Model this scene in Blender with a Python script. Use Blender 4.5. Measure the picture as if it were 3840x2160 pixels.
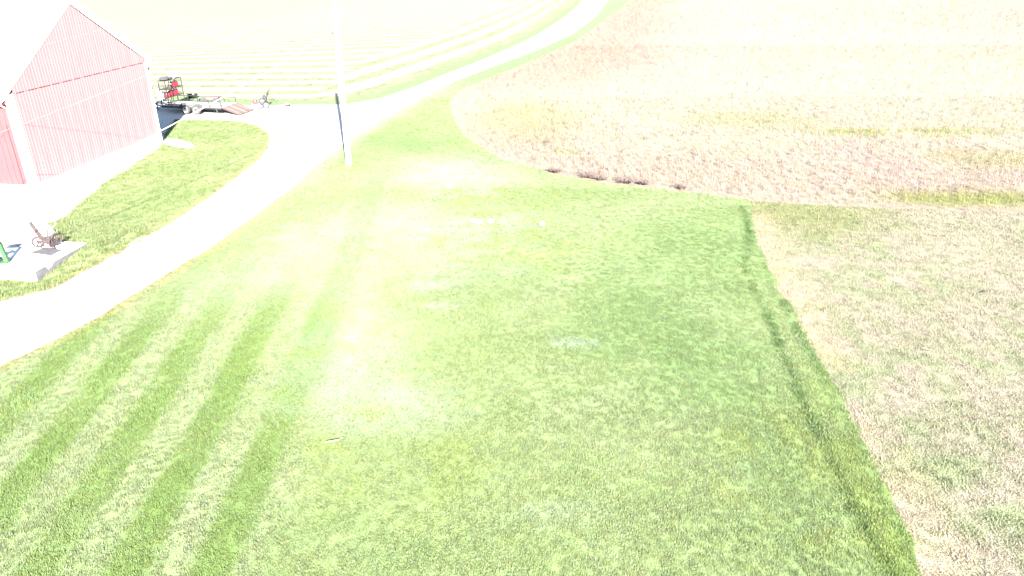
import bpy, bmesh, math, random
import numpy as np
from mathutils import Vector, Matrix
from mathutils.geometry import delaunay_2d_cdt

for o in list(bpy.data.objects): bpy.data.objects.remove(o)
S = bpy.context.scene
COL = S.collection
R = math.radians
random.seed(7); rng = np.random.default_rng(7)

# ---------------------------------------------------------------- camera, sky, sun, exposure
CAM_H, FPX, PITCH = 11.0, 2700.0, R(24.842)
cam = bpy.data.cameras.new('camera'); cam.sensor_width = 36; cam.lens = FPX / 3840 * 36
cam.clip_end = 5000
camo = bpy.data.objects.new('camera', cam); COL.objects.link(camo)
camo.location = (0, 0, CAM_H); camo.rotation_euler = (math.pi / 2 - PITCH, 0, 0)
S.camera = camo

SUN_EL = R(26.5)
SH = np.array([-0.2490, 0.9685])                      # horizontal direction in which shadows fall
sun_dir = Vector((-SH[0] * math.cos(SUN_EL), -SH[1] * math.cos(SUN_EL), math.sin(SUN_EL)))
W = bpy.data.worlds.new('World'); S.world = W; W.use_nodes = True
wn = W.node_tree.nodes; wl = W.node_tree.links
sky = wn.new('ShaderNodeTexSky'); sky.sky_type = 'NISHITA'; sky.sun_disc = False
sky.sun_elevation = SUN_EL; sky.sun_rotation = math.atan2(sun_dir.x, sun_dir.y)
sky.altitude = 200; sky.air_density = 1.0; sky.dust_density = 0.6; sky.ozone_density = 1.5
wl.new(sky.outputs[0], wn['Background'].inputs[0]); wn['Background'].inputs[1].default_value = 0.05
sl = bpy.data.lights.new('sun', 'SUN'); sl.energy = 5.0; sl.angle = R(0.53); sl.color = (1.0, 0.955, 0.89)
so = bpy.data.objects.new('sun', sl); COL.objects.link(so); so.location = (20, -60, 40)
so.rotation_euler = sun_dir.to_track_quat('Z', 'Y').to_euler()
S.view_settings.view_transform = 'Standard'; S.view_settings.look = 'None'
S.view_settings.gamma = 1; S.view_settings.exposure = 3.55
S.view_settings.use_curve_mapping = False

# ---------------------------------------------------------------- pixel -> ground
_c, _s = math.cos(PITCH), math.sin(PITCH)
def gp(x, y, z=0.0):                                   # a pixel of the 3840 px photograph to a point at height z
    u = (x - 1920) / FPX; v = (y - 1080) / FPX
    d = (u, _c - v * _s, -_s - v * _c); t = (z - CAM_H) / d[2]
    return (d[0] * t, d[1] * t)
DS = 3840 / 2576
def gd(pts): return [gp(x * DS, y * DS) for x, y in pts]
def at_depth(x, y, Y):                                  # a point on the pixel's ray at distance Y
    u = (x - 1920) / FPX; v = (y - 1080) / FPX
    t = Y / (_c - v * _s)
    return Vector((u * t, Y, CAM_H + (-_s - v * _c) * t))

# ---------------------------------------------------------------- noise in numpy
def _hash(ix, iy, seed):
    n = (ix.astype(np.int64) * 374761393 + iy.astype(np.int64) * 668265263 + seed * 974634777) & 0x7fffffff
    n = ((n ^ (n >> 13)) * 1274126177) & 0x7fffffff
    return ((n ^ (n >> 16)) & 0xffff) / 65535.0
def vnoise(x, y, s, seed=0):
    x = np.asarray(x) / s; y = np.asarray(y) / s
    ix = np.floor(x); iy = np.floor(y); fx = x - ix; fy = y - iy
    fx = fx * fx * (3 - 2 * fx); fy = fy * fy * (3 - 2 * fy)
    a = _hash(ix, iy, seed); b = _hash(ix + 1, iy, seed); c = _hash(ix, iy + 1, seed); d = _hash(ix + 1, iy + 1, seed)
    return (a * (1 - fx) + b * fx) * (1 - fy) + (c * (1 - fx) + d * fx) * fy
def fbm(x, y, s, seed=0, n=3):
    t = 0; w = 0
    for i in range(n):
        t = t + vnoise(x, y, s / 2 ** i, seed + i * 17) * 0.55 ** i; w += 0.55 ** i
    return t / w
def sstep(a, b, x): t = np.clip((x - a) / (b - a), 0, 1); return t * t * (3 - 2 * t)
def mix3(a, b, t): t = np.asarray(t)[..., None]; return np.asarray(a) * (1 - t) + np.asarray(b) * t
def inpoly(x, y, P):
    P = np.asarray(P); r = np.zeros(x.shape, bool); j = len(P) - 1
    for i in range(len(P)):
        xi, yi = P[i]; xj, yj = P[j]
        if yi != yj:
            r ^= ((yi > y) != (yj > y)) & (x < (xj - xi) * (y - yi) / (yj - yi) + xi)
        j = i
    return r
def dist_line(x, y, L):
    d = np.full(np.shape(x), 1e9)
    for (ax, ay), (bx, by) in zip(L[:-1], L[1:]):
        vx, vy = bx - ax, by - ay; l2 = vx * vx + vy * vy + 1e-9
        t = np.clip(((x - ax) * vx + (y - ay) * vy) / l2, 0, 1)
        d = np.minimum(d, np.hypot(x - ax - t * vx, y - ay - t * vy))
    return d

# ---------------------------------------------------------------- materials
MATS = {}
def mat(name, c1, c2=None, scale=6.0, rough=0.7, metal=0.0, bump=0.0, detail=6, coords='Object', stretch=None, spec=0.3, dirt=None):
    m = bpy.data.materials.new(name); m.use_nodes = True; MATS[name] = m
    n = m.node_tree.nodes; l = m.node_tree.links; p = n['Principled BSDF']
    p.inputs['Roughness'].default_value = rough; p.inputs['Metallic'].default_value = metal
    p.inputs['Specular IOR Level'].default_value = spec
    c2 = c2 or tuple(v * 0.8 for v in c1)
    tc = n.new('ShaderNodeTexCoord'); mp = n.new('ShaderNodeMapping')
    if stretch: mp.inputs['Scale'].default_value = stretch
    l.new(tc.outputs[coords], mp.inputs[0])
    tx = n.new('ShaderNodeTexNoise'); tx.inputs['Scale'].default_value = scale; tx.inputs['Detail'].default_value = detail
    l.new(mp.outputs[0], tx.inputs[0])
    cr = n.new('ShaderNodeValToRGB'); cr.color_ramp.elements[0].position = 0.35; cr.color_ramp.elements[1].position = 0.65
    cr.color_ramp.elements[0].color = (*c1, 1); cr.color_ramp.elements[1].color = (*c2, 1)
    l.new(tx.outputs[0], cr.inputs[0]); out = cr.outputs[0]
    if dirt:                                            # (colour, scale, threshold): stains with a shape of their own
        t2 = n.new('ShaderNodeTexNoise'); t2.inputs['Scale'].default_value = dirt[1]; t2.inputs['Detail'].default_value = 8
        l.new(mp.outputs[0], t2.inputs[0])
        r2 = n.new('ShaderNodeValToRGB'); r2.color_ramp.elements[0].position = dirt[2]; r2.color_ramp.elements[1].position = dirt[2] + 0.12
        l.new(t2.outputs[0], r2.inputs[0])
        mx = n.new('ShaderNodeMix'); mx.data_type = 'RGBA'; l.new(r2.outputs[0], mx.inputs[0]); l.new(out, mx.inputs[6])
        mx.inputs[7].default_value = (*dirt[0], 1); out = mx.outputs[2]
    l.new(out, p.inputs['Base Color'])
    if bump:
        b = n.new('ShaderNodeBump'); b.inputs['Strength'].default_value = bump; b.inputs['Distance'].default_value = 0.02
        l.new(tx.outputs[0], b.inputs['Height']); l.new(b.outputs[0], p.inputs['Normal'])
    return m
def mat_sheet(name, scale=3.0, amount=0.45, bump=0.6, fine=40.0):   # ground sheet: its colour comes from plant cover plus painted lawn glare and stripes (attribute col)
    m = bpy.data.materials.new(name); m.use_nodes = True; MATS[name] = m
    n = m.node_tree.nodes; l = m.node_tree.links; p = n['Principled BSDF']
    p.inputs['Roughness'].default_value = 0.9; p.inputs['Specular IOR Level'].default_value = 0.1
    at = n.new('ShaderNodeAttribute'); at.attribute_name = 'col'
    tc = n.new('ShaderNodeTexCoord')
    t1 = n.new('ShaderNodeTexNoise'); t1.inputs['Scale'].default_value = scale; t1.inputs['Detail'].default_value = 8; t1.inputs['Roughness'].default_value = 0.7
    t2 = n.new('ShaderNodeTexNoise'); t2.inputs['Scale'].default_value = fine; t2.inputs['Detail'].default_value = 3
    l.new(tc.outputs['Object'], t1.inputs[0]); l.new(tc.outputs['Object'], t2.inputs[0])
    ad = n.new('ShaderNodeMath'); ad.operation = 'ADD'; l.new(t1.outputs[0], ad.inputs[0]); l.new(t2.outputs[0], ad.inputs[1])
    mr = n.new('ShaderNodeMapRange'); mr.inputs[1].default_value = 0.6; mr.inputs[2].default_value = 1.4
    mr.inputs[3].default_value = 1 - amount; mr.inputs[4].default_value = 1 + amount
    l.new(ad.outputs[0], mr.inputs[0])
    vm = n.new('ShaderNodeVectorMath'); vm.operation = 'SCALE'; l.new(at.outputs['Color'], vm.inputs[0]); l.new(mr.outputs[0], vm.inputs['Scale'])
    l.new(vm.outputs[0], p.inputs['Base Color'])
    b = n.new('ShaderNodeBump'); b.inputs['Strength'].default_value = bump; b.inputs['Distance'].default_value = 0.05
    l.new(t2.outputs[0], b.inputs['Height']); l.new(b.outputs[0], p.inputs['Normal'])
    return m
def mat_blade(name, trans=0.48, rough=0.6, spec=0.25):
    m = bpy.data.materials.new(name); m.use_nodes = True; MATS[name] = m
    n = m.node_tree.nodes; l = m.node_tree.links; p = n['Principled BSDF']
    p.inputs['Roughness'].default_value = rough; p.inputs['Specular IOR Level'].default_value = spec
    at = n.new('ShaderNodeAttribute'); at.attribute_name = 'col'; at.attribute_type = 'INSTANCER'
    vc = n.new('ShaderNodeAttribute'); vc.attribute_name = 'var'
    mu = n.new('ShaderNodeMix'); mu.data_type = 'RGBA'; mu.blend_type = 'MULTIPLY'; mu.inputs[0].default_value = 1
    l.new(at.outputs['Color'], mu.inputs[6]); l.new(vc.outputs['Color'], mu.inputs[7])
    l.new(mu.outputs[2], p.inputs['Base Color'])
    tr = n.new('ShaderNodeBsdfTranslucent'); l.new(mu.outputs[2], tr.inputs[0])
    ms = n.new('ShaderNodeMixShader'); ms.inputs[0].default_value = trans
    l.new(p.outputs[0], ms.inputs[1]); l.new(tr.outputs[0], ms.inputs[2]); l.new(ms.outputs[0], n['Material Output'].inputs[0])
    return m

mat_sheet('lawn_sheet', 3.0, 0.3, 0.4); mat_sheet('hay_sheet', 1.2, 0.35, 0.5, 18); mat_sheet('soil_sheet', 2, 0.5, 0.8, 25); mat_sheet('gravel_sheet', 6, 0.25, 0.5, 60)
mat_blade('grass_blade'); mat_blade('dry_stalk', 0.12, 0.8, 0.15)
mat('red_board', (0.185, 0.033, 0.037), (0.155, 0.027, 0.031), 3, 0.8, bump=0.2, stretch=(6, 6, 0.6))
mat('red_metal', (0.205, 0.120, 0.124), (0.185, 0.102, 0.108), 1.5, 0.75, bump=0.03, stretch=(3, 3, 0.3), spec=0.1)
mat('dark_red', (0.19, 0.075, 0.085), None, 4, 0.7)
mat('white_paint', (0.78, 0.77, 0.74), (0.72, 0.71, 0.68), 4, 0.6)
mat('roof_metal', (0.70, 0.71, 0.71), (0.62, 0.63, 0.64), 2, 0.45, spec=0.5)
mat('concrete', (0.46, 0.45, 0.43), (0.36, 0.35, 0.33), 4, 0.9, bump=0.25, dirt=((0.15, 0.145, 0.14), 1.6, 0.56))
mat('stained_shaded_concrete', (0.085, 0.082, 0.085), (0.060, 0.058, 0.062), 5, 0.95, bump=0.3, dirt=((0.45, 0.44, 0.43), 1.1, 0.60))
mat('foundation', (0.48, 0.47, 0.45), (0.40, 0.39, 0.37), 4, 0.9, bump=0.2)
mat('pole_wood', (0.42, 0.38, 0.33), (0.32, 0.29, 0.25), 5, 0.85, bump=0.3, stretch=(6, 6, 0.4))
mat('wire_aluminium', (0.085, 0.083, 0.083), None, 4, 0.6)
mat('cable_aluminium', (0.34, 0.34, 0.35), None, 4, 0.6)
mat('dark_steel', (0.018, 0.016, 0.016), (0.012, 0.011, 0.011), 8, 0.6, 0.3)
mat('rusty_steel', (0.07, 0.043, 0.04), (0.05, 0.03, 0.03), 9, 0.85, 0.1, bump=0.3)
mat('rust_brown', (0.034, 0.023, 0.022), (0.022, 0.015, 0.0155), 14, 0.9, bump=0.4)
mat('grey_steel', (0.015, 0.0145, 0.016), (0.011, 0.0105, 0.012), 8, 0.6)
mat('galvanised', (0.055, 0.055, 0.058), (0.04, 0.04, 0.043), 8, 0.6)
mat('ramp_wood_pale', (0.115, 0.085, 0.078), (0.075, 0.055, 0.05), 4, 0.9, bump=0.3, stretch=(0.7, 6, 6))
mat('deck_wood', (0.22, 0.20, 0.18), (0.14, 0.13, 0.115), 4, 0.9, bump=0.3, stretch=(0.6, 6, 6))
mat('ramp_wood', (0.075, 0.055, 0.05), (0.045, 0.032, 0.031), 4, 0.9, bump=0.3, stretch=(0.7, 6, 6))
mat('rubber', (0.018, 0.018, 0.019), (0.026, 0.025, 0.025), 10, 0.85)
mat('dusty_rubber', (0.034, 0.033, 0.033), (0.025, 0.024, 0.024), 6, 0.9)
mat('white_rim', (0.35, 0.35, 0.35), (0.22, 0.22, 0.22), 6, 0.5)
mat('red_plastic', (0.16, 0.011, 0.022), (0.12, 0.009, 0.018), 6, 0.4, spec=0.5)
mat('black_plastic', (0.012, 0.012, 0.014), None, 6, 0.5)
mat('white_plastic', (0.72, 0.72, 0.70), (0.66, 0.66, 0.64), 4, 0.45)
mat('pale_yellow', (0.5, 0.42, 0.14), None, 4, 0.5)
mat('green_paint', (0.024, 0.075, 0.030), (0.02, 0.06, 0.024), 5, 0.5, dirt=((0.09, 0.14, 0.05), 5, 0.6))
mat('mower_white', (0.30, 0.30, 0.30), (0.2, 0.2, 0.21), 6, 0.4)
mat('mower_red', (0.085, 0.02, 0.028), (0.07, 0.017, 0.024), 6, 0.4)
mat('engine_grey', (0.016, 0.016, 0.020), (0.011, 0.011, 0.013), 9, 0.6)
mat('dark_plate', (0.055, 0.052, 0.056), (0.04, 0.037, 0.041), 5, 0.8, bump=0.2)
mat('brown_bark', (0.105, 0.078, 0.068), (0.075, 0.056, 0.05), 8, 0.9, bump=0.4)
mat('mud', (0.045, 0.042, 0.041), (0.025, 0.023, 0.023), 6, 0.95)
mat('pale_stone', (0.5, 0.48, 0.45), (0.4, 0.39, 0.37), 8, 0.9, bump=0.3)

# ---------------------------------------------------------------- mesh builder
class MB:
    def __init__(self): self.v = []; self.f = []; self.sm = []
    def add(self, vs, fs, smooth=False):
        b = len(self.v); self.v += [tuple(p) for p in vs]; self.f += [tuple(b + i for i in f) for f in fs]; self.sm += [smooth] * len(fs); return self
    def box(self, c, s, rot=None, taper=1.0):
        x, y, z = s[0] / 2, s[1] / 2, s[2] / 2; t = taper
        vs = [Vector(p) for p in ((-x, -y, -z), (x, -y, -z), (x, y, -z), (-x, y, -z), (-x * t, -y * t, z), (x * t, -y * t, z), (x * t, y * t, z), (-x * t, y * t, z))]
        if rot is not None: vs = [rot @ p for p in vs]
        vs = [p + Vector(c) for p in vs]
        return self.add(vs, [(0, 3, 2, 1), (4, 5, 6, 7), (0, 1, 5, 4), (1, 2, 6, 5), (2, 3, 7, 6), (3, 0, 4, 7)])
    def rbox(self, c, s, bev=0.02, rot=None):            # box with chamfered edges
        bm = bmesh.new(); bmesh.ops.create_cube(bm, size=1)
        for v in bm.verts: v.co = Vector((v.co.x * s[0], v.co.y * s[1], v.co.z * s[2]))
        bmesh.ops.bevel(bm, geom=bm.edges[:], offset=bev, segments=2, affect='EDGES')
        bm.verts.ensure_lookup_table()
        vs = [(rot @ v.co if rot is not None else v.co) + Vector(c) for v in bm.verts]
        fs = [[v.index for v in f.verts] for f in bm.faces]; bm.free()
        return self.add(vs, fs, True)
    def bar(self, a, b, w, h=None):                      # square bar from a to b
        a = Vector(a); b = Vector(b); h = h or w; d = (b - a); L = d.length
        return self.box((a + b) / 2, (w, h, L), d.to_track_quat('Z', 'Y').to_matrix())
    def tube(self, pts, r, n=8, caps=True):
        pts = [Vector(p) for p in pts]; rs = r if hasattr(r, '__len__') else [r] * len(pts)
        vs = []; fs = []; prev = None
        for i, p in enumerate(pts):
            d = (pts[min(i + 1, len(pts) - 1)] - pts[max(i - 1, 0)]).normalized()
            if prev is None: u = d.orthogonal().normalized()
            else: u = (prev - d * prev.dot(d)).normalized()
            prev = u; w = d.cross(u)
            for k in range(n):
                a = 2 * math.pi * k / n; vs.append(p + (u * math.cos(a) + w * math.sin(a)) * rs[i])
        for i in range(len(pts) - 1):
            for k in range(n):
                fs.append((i * n + k, i * n + (k + 1) % n, (i + 1) * n + (k + 1) % n, (i + 1) * n + k))
        b = len(self.v); self.add(vs, fs, True)
        if caps: self.f += [tuple(b + k for k in range(n))[::-1], tuple(b + (len(pts) - 1) * n + k for k in range(n))]; self.sm += [False, False]
        return self
    def lathe(self, prof, c, axis='Z', n=20):            # profile (r, h) turned about an axis
        vs = []; fs = []
        for r, h in prof:
            for k in range(n):
                a = 2 * math.pi * k / n; p = (r * math.cos(a), r * math.sin(a), h)
                if axis == 'Y': p = (p[0], p[2], p[1])
                elif axis == 'X': p = (p[2], p[0], p[1])
                vs.append(Vector(p) + Vector(c))
        for i in range(len(prof) - 1):
            for k in range(n): fs.append((i * n + k, i * n + (k + 1) % n, (i + 1) * n + (k + 1) % n, (i + 1) * n + k))
        fs.append(tuple(range(n))[::-1]); m = (len(prof) - 1) * n; fs.append(tuple(m + k for k in range(n)))
        return self.add(vs, fs, True)
    def prism(self, poly, a, b, plane='XZ'):             # polygon extruded along the third axis from a to b
        n = len(poly)
        def P(p, t): return (p[0], t, p[1]) if plane == 'XZ' else ((t, p[0], p[1]) if plane == 'YZ' else (p[0], p[1], t))
        return self.add([P(p, a) for p in poly] + [P(p, b) for p in poly],
                        [tuple(range(n))[::-1], tuple(n + i for i in range(n))] + [(i, (i + 1) % n, n + (i + 1) % n, n + i) for i in range(n)])
    def mesh(self, name, m):
        me = bpy.data.meshes.new(name); me.from_pydata(self.v, [], self.f); me.materials.append(MATS[m])
        me.polygons.foreach_set('use_smooth', self.sm); bm = bmesh.new(); bm.from_mesh(me)
        bmesh.ops.recalc_face_normals(bm, faces=bm.faces[:]); bm.to_mesh(me); bm.free()
        if any(self.sm):
            try: me.set_sharp_from_angle(angle=R(40))
            except Exception: pass
        return me
    def build(self, name, m, parent=None, loc=None):
        return link(name, self.mesh(name, m), parent, loc)
def link(name, me, parent=None, loc=None):
    o = bpy.data.objects.new(name, me); COL.objects.link(o); o.parent = parent
    if loc is not None: o.location = loc
    return o
def tag(o, label=None, cat=None, group=None, kind=None):
    if label: o['label'] = label
    if cat: o['category'] = cat
    if group: o['group'] = group
    if kind: o['kind'] = kind
    return o
def thing(name, label, cat, loc=(0, 0, 0), rz=0.0, group=None):
    o = bpy.data.objects.new(name, None); COL.objects.link(o); o.location = loc; o.rotation_euler = (0, 0, rz); o.empty_display_size = 0.3
    return tag(o, label, cat, group)

def roughen(pts, step=0.5, amp=0.12, seed=3, closed=True):
    out = []; n = len(pts)
    for i in range(n if closed else n - 1):
        a = np.array(pts[i]); b = np.array(pts[(i + 1) % n]); L = np.hypot(*(b - a)); far = max(1, (a[1] + b[1]) / 2 / 40)
        k = max(1, int(L / (step * far)))
        for j in range(k): out.append(tuple(a + (b - a) * j / k))
    if not closed: out.append(tuple(pts[-1]))
    P = np.array(out)
    P[:, 0] += (fbm(P[:, 0] + 50, P[:, 1] + 80, 0.9, seed) - 0.5) * 2 * amp
    P[:, 1] += (fbm(P[:, 0] + 90, P[:, 1] + 10, 0.9, seed + 5) - 0.5) * 2 * amp
    return [tuple(p) for p in P]

# ---------------------------------------------------------------- lie of the land
lane_low = gd([(1530, 0), (1500, 40), (1440, 85), (1350, 127), (1250, 163), (1150, 203), (1050, 252), (960, 302), (880, 352), (820, 398), (740, 468), (640, 545), (520, 630), (400, 702), (300, 765), (200, 822), (100, 872), (0, 922)])
lane_low = [(60, 330), (38, 255)] + lane_low + [(-19, 14.5), (-26, 7)]
lane_up = gd([(1470, 0), (1420, 45), (1340, 95), (1240, 140), (1140, 180), (1040, 220), (960, 247), (880, 262), (800, 263), (720, 264), (640, 266), (560, 262), (480, 255), (380, 250)])
lane_up = [(52, 332), (31, 257)] + lane_up + [(-45, 61)]
island_px = [(440, 301), (520, 302), (600, 305), (650, 318), (678, 342), (673, 374), (650, 402), (600, 442), (520, 502), (430, 561), (330, 621), (230, 676), (130, 727), (0, 760)]
isl_right = gd(island_px)
isl_left = gd([(0, 700), (150, 560), (200, 512), (260, 462), (330, 418), (400, 374), (412, 356), (418, 330)])
F = np.array([-17.58, 24.30]); e1 = np.array([-0.9916, 0.129]); e2 = np.array([0.129, 0.9916])
SLAB_W, SLAB_D, SLAB_Z = 5.0, 2.93, 0.42
sc = [F, F + e2 * SLAB_D, F + e2 * SLAB_D + e1 * SLAB_W, F + e1 * SLAB_W]
soy_edge = gd([(1640, -40), (1560, 22), (1450, 102), (1340, 152), (1240, 192), (1155, 228), (1130, 260), (1140, 300), (1172, 345), (1225, 378), (1262, 402), (1330, 418), (1400, 440), (1500, 457), (1600, 470), (1700, 480), (1800, 492), (1850, 499), (1920, 507), (2000, 512), (2100, 518), (2200, 522), (2350, 527), (2576, 535)])
stub_edge = gd([(1882, 503), (1895, 560), (1902, 600), (1920, 650), (1945, 700), (1970, 752), (2002, 802), (2040, 872), (2068, 930), (2110, 1000), (2150, 1072), (2188, 1140), (2228, 1210), (2258, 1272), (2298, 1362), (2325, 1449)]) + [(8.3, 8), (8.6, 2)]
stub_edge = roughen(stub_edge, .35, .22, 77, False)
tracks = [gd([(1866, 515), (1880, 560), (1884, 610), (1872, 668), (1900, 730), (1935, 800), (1965, 875), (2000, 955), (2048, 1060), (2100, 1165), (2160, 1285), (2215, 1385), (2250, 1449)]),
          gd([(1968, 755), (1990, 795), (2020, 852), (2058, 922), (2085, 965)])]
faint = [gd([(985, 395), (950, 480), (915, 600), (880, 700), (850, 810), (800, 960)]), gd([(935, 445), (880, 600), (830, 720), (780, 830)]),
         gd([(960, 335), (1100, 360), (1200, 385), (1270, 405)]), gd([(900, 340), (1050, 370), (1180, 400), (1250, 412)]),
         gd([(690, 1260), (760, 1280), (820, 1300), (960, 1345), (1100, 1390)]), gd([(640, 1320), (760, 1340), (900, 1380), (1040, 1449)])]

def berm(x, y):                                          # the bank against the concrete platform
    x = np.asarray(x, float); y = np.asarray(y, float)
    a = (x - F[0]) * e2[0] + (y - F[1]) * e2[1]; b = (x - F[0]) * e1[0] + (y - F[1]) * e1[1]
    h = 0.34 * sstep(-0.1, SLAB_D, a) * sstep(-1.5, -0.1, b) * (1 - sstep(SLAB_D + 0.6, SLAB_D + 4.5, a)) * (1 - sstep(7, 11, b))
    return h

# lawn colour: lush and dry patches, with lens glare painted in as pale ones
_gd1 = lambda a, b: gd([(a, b)])[0]
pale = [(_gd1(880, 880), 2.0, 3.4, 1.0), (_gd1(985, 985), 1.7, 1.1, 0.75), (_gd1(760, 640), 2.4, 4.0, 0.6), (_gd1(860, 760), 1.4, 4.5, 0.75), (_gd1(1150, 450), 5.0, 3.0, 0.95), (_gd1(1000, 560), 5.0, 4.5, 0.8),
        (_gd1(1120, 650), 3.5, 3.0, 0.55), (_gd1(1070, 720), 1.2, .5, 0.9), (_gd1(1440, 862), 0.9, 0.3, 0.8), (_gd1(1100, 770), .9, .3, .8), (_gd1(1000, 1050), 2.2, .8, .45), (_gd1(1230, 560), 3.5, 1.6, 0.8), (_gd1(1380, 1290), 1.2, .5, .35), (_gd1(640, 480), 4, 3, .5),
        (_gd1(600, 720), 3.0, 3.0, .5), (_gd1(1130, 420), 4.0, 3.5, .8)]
lush = [(_gd1(1650, 800), 4.0, 5.5, 1.0), (_gd1(1780, 620), 4.0, 5.0, 0.7), (_gd1(1800, 950), 3.0, 3.5, 0.6), (_gd1(1960, 1200), 1.6, 3.0, .5), (_gd1(1000, 360), 4, 4, .6), (_gd1(1250, 700), 3, 3, .35)]
LIGHT_G = (0.158, 0.182, 0.100); MID_G = (0.126, 0.157, 0.070); LUSH_G = (0.094, 0.136, 0.054); GLARE_DRY = (0.180, 0.206, 0.160); DARK_G = (0.078, 0.118, 0.030); STRAW = (0.20, 0.155, 0.085)
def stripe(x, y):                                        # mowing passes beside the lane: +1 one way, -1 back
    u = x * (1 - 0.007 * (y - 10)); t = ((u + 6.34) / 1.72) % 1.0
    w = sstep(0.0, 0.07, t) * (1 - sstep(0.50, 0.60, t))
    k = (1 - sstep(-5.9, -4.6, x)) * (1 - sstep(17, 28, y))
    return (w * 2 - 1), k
def lawn_col(x, y):
    n1 = fbm(x, y, 3.2, 11); n2 = fbm(x, y, 0.8, 31); n3 = fbm(x, y, 7.0, 71)
    c = mix3(MID_G, LIGHT_G, np.clip((n1 - 0.35) * 1.6 + (n2 - 0.5) * 0.7, 0, 1))
    for (p, rx, ry, a) in lush:
        d = np.hypot((x - p[0]) / rx, (y - p[1]) / ry) + (n2 - 0.5) * 0.7; c = mix3(c, LUSH_G, a * 0.8 * (1 - sstep(0.1, 1.25, d)))
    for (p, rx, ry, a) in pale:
        d = np.hypot((x - p[0]) / rx, (y - p[1]) / ry) + (n2 - 0.5) * 0.9 + (n1 - 0.5) * 0.5; c = mix3(c, GLARE_DRY, a * 0.8 * (1 - sstep(-.1, 1.35, d)))
    c = mix3(c, (0.135, 0.165, 0.045), 0.35 * sstep(0.55, 0.7, n3) * sstep(0.45, .6, n2))
    w, k = stripe(x, y)
    c = mix3(c, mix3(LIGHT_G, DARK_G, (w + 1) / 2), 0.80 * k * np.clip(0.5 + 1.5 * (n1 - 0.2), 0, 1))  # light and dark of the leaning blades also put into the stripe colour
    for L, a, wd in ((tracks[0], 0.9, .075), (tracks[1], .9, .08)):
        c = mix3(c, (0.036, 0.074, 0.018), a * np.clip(.35 + n1, 0, 1) * (1 - sstep(wd * 0.4, wd * 2.2, dist_line(x, y, L) + (n2 - 0.5) * 0.22)))
    for L in faint:
        c = mix3(c, LUSH_G, 0.32 * (1 - sstep(0.08, 0.42, dist_line(x, y, L) + (n2 - 0.5) * 0.3)))
    d = dist_line(x, y, stub_edge)
    c = mix3(c, (0.115, 0.160, 0.022), 0.75 * (1 - sstep(0.2, 1.3, d)) * (1 - sstep(14, 20, y)) * np.clip(n1 * 1.7 - .2, 0, 1))
    c = mix3(c, LUSH_G, 0.45 * (1 - sstep(0.1, 0.5, d)) * (1 - sstep(25, 33, y)) * np.clip(n2 * 1.6, 0, 1))
    d = dist_line(x, y, lane_low)
    c = mix3(c, STRAW, 0.5 * (1 - sstep(0.05, 0.55, d + (n2 - 0.5) * 0.5)))
    c = mix3(c, GLARE_DRY, 0.6 * (1 - sstep(0.3, 1.2, d)) * sstep(24, 50, y))
    c = mix3(c, (0.112, 0.152, 0.078), 0.85 * sstep(58, 75, y))
    return c * 1.10
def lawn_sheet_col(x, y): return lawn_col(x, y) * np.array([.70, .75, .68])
def isl_col(x, y):
    n1 = fbm(x, y, 2.5, 41); n2 = fbm(x, y, 0.7, 51)
    c = mix3((0.116, 0.150, 0.060), (0.150, 0.174, 0.084), np.clip((n1 - 0.3) * 1.6 + (n2 - .5) * .8, 0, 1))
    d = dist_line(x, y, isl_right)
    c = mix3(c, STRAW, 0.45 * (1 - sstep(0.0, 0.35, d + (n2 - .5) * .4)))
    return c
def stub_col(x, y):
    n1 = fbm(x, y, 2.2, 61); n2 = fbm(x, y, 0.6, 62); n3 = fbm(x, y, 6, 63)
    c = mix3((0.225, 0.193, 0.138), (0.228, 0.218, 0.140), n1)
    c = mix3(c, (0.150, 0.185, 0.085), np.clip((n2 - 0.38) * 4.0, 0, 1) * np.clip(0.72 + (n3 - 0.5) * 1.6, 0.1, 1))
    d = np.hypot((x - 13.5) / 5.5, (y - 32) / 4)
    c = mix3(c, (0.14, 0.16, 0.055), 0.7 * (1 - sstep(0.3, 1.1, d + (n1 - .5) * .6)))
    d = dist_line(x, y, stub_edge)
    c = mix3(c, (0.34, 0.27, 0.16), 0.4 * (1 - sstep(0.3, 1.6, d)) * sstep(.4, .6, n1))
    return c * np.array([.63, .61, .68])
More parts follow.
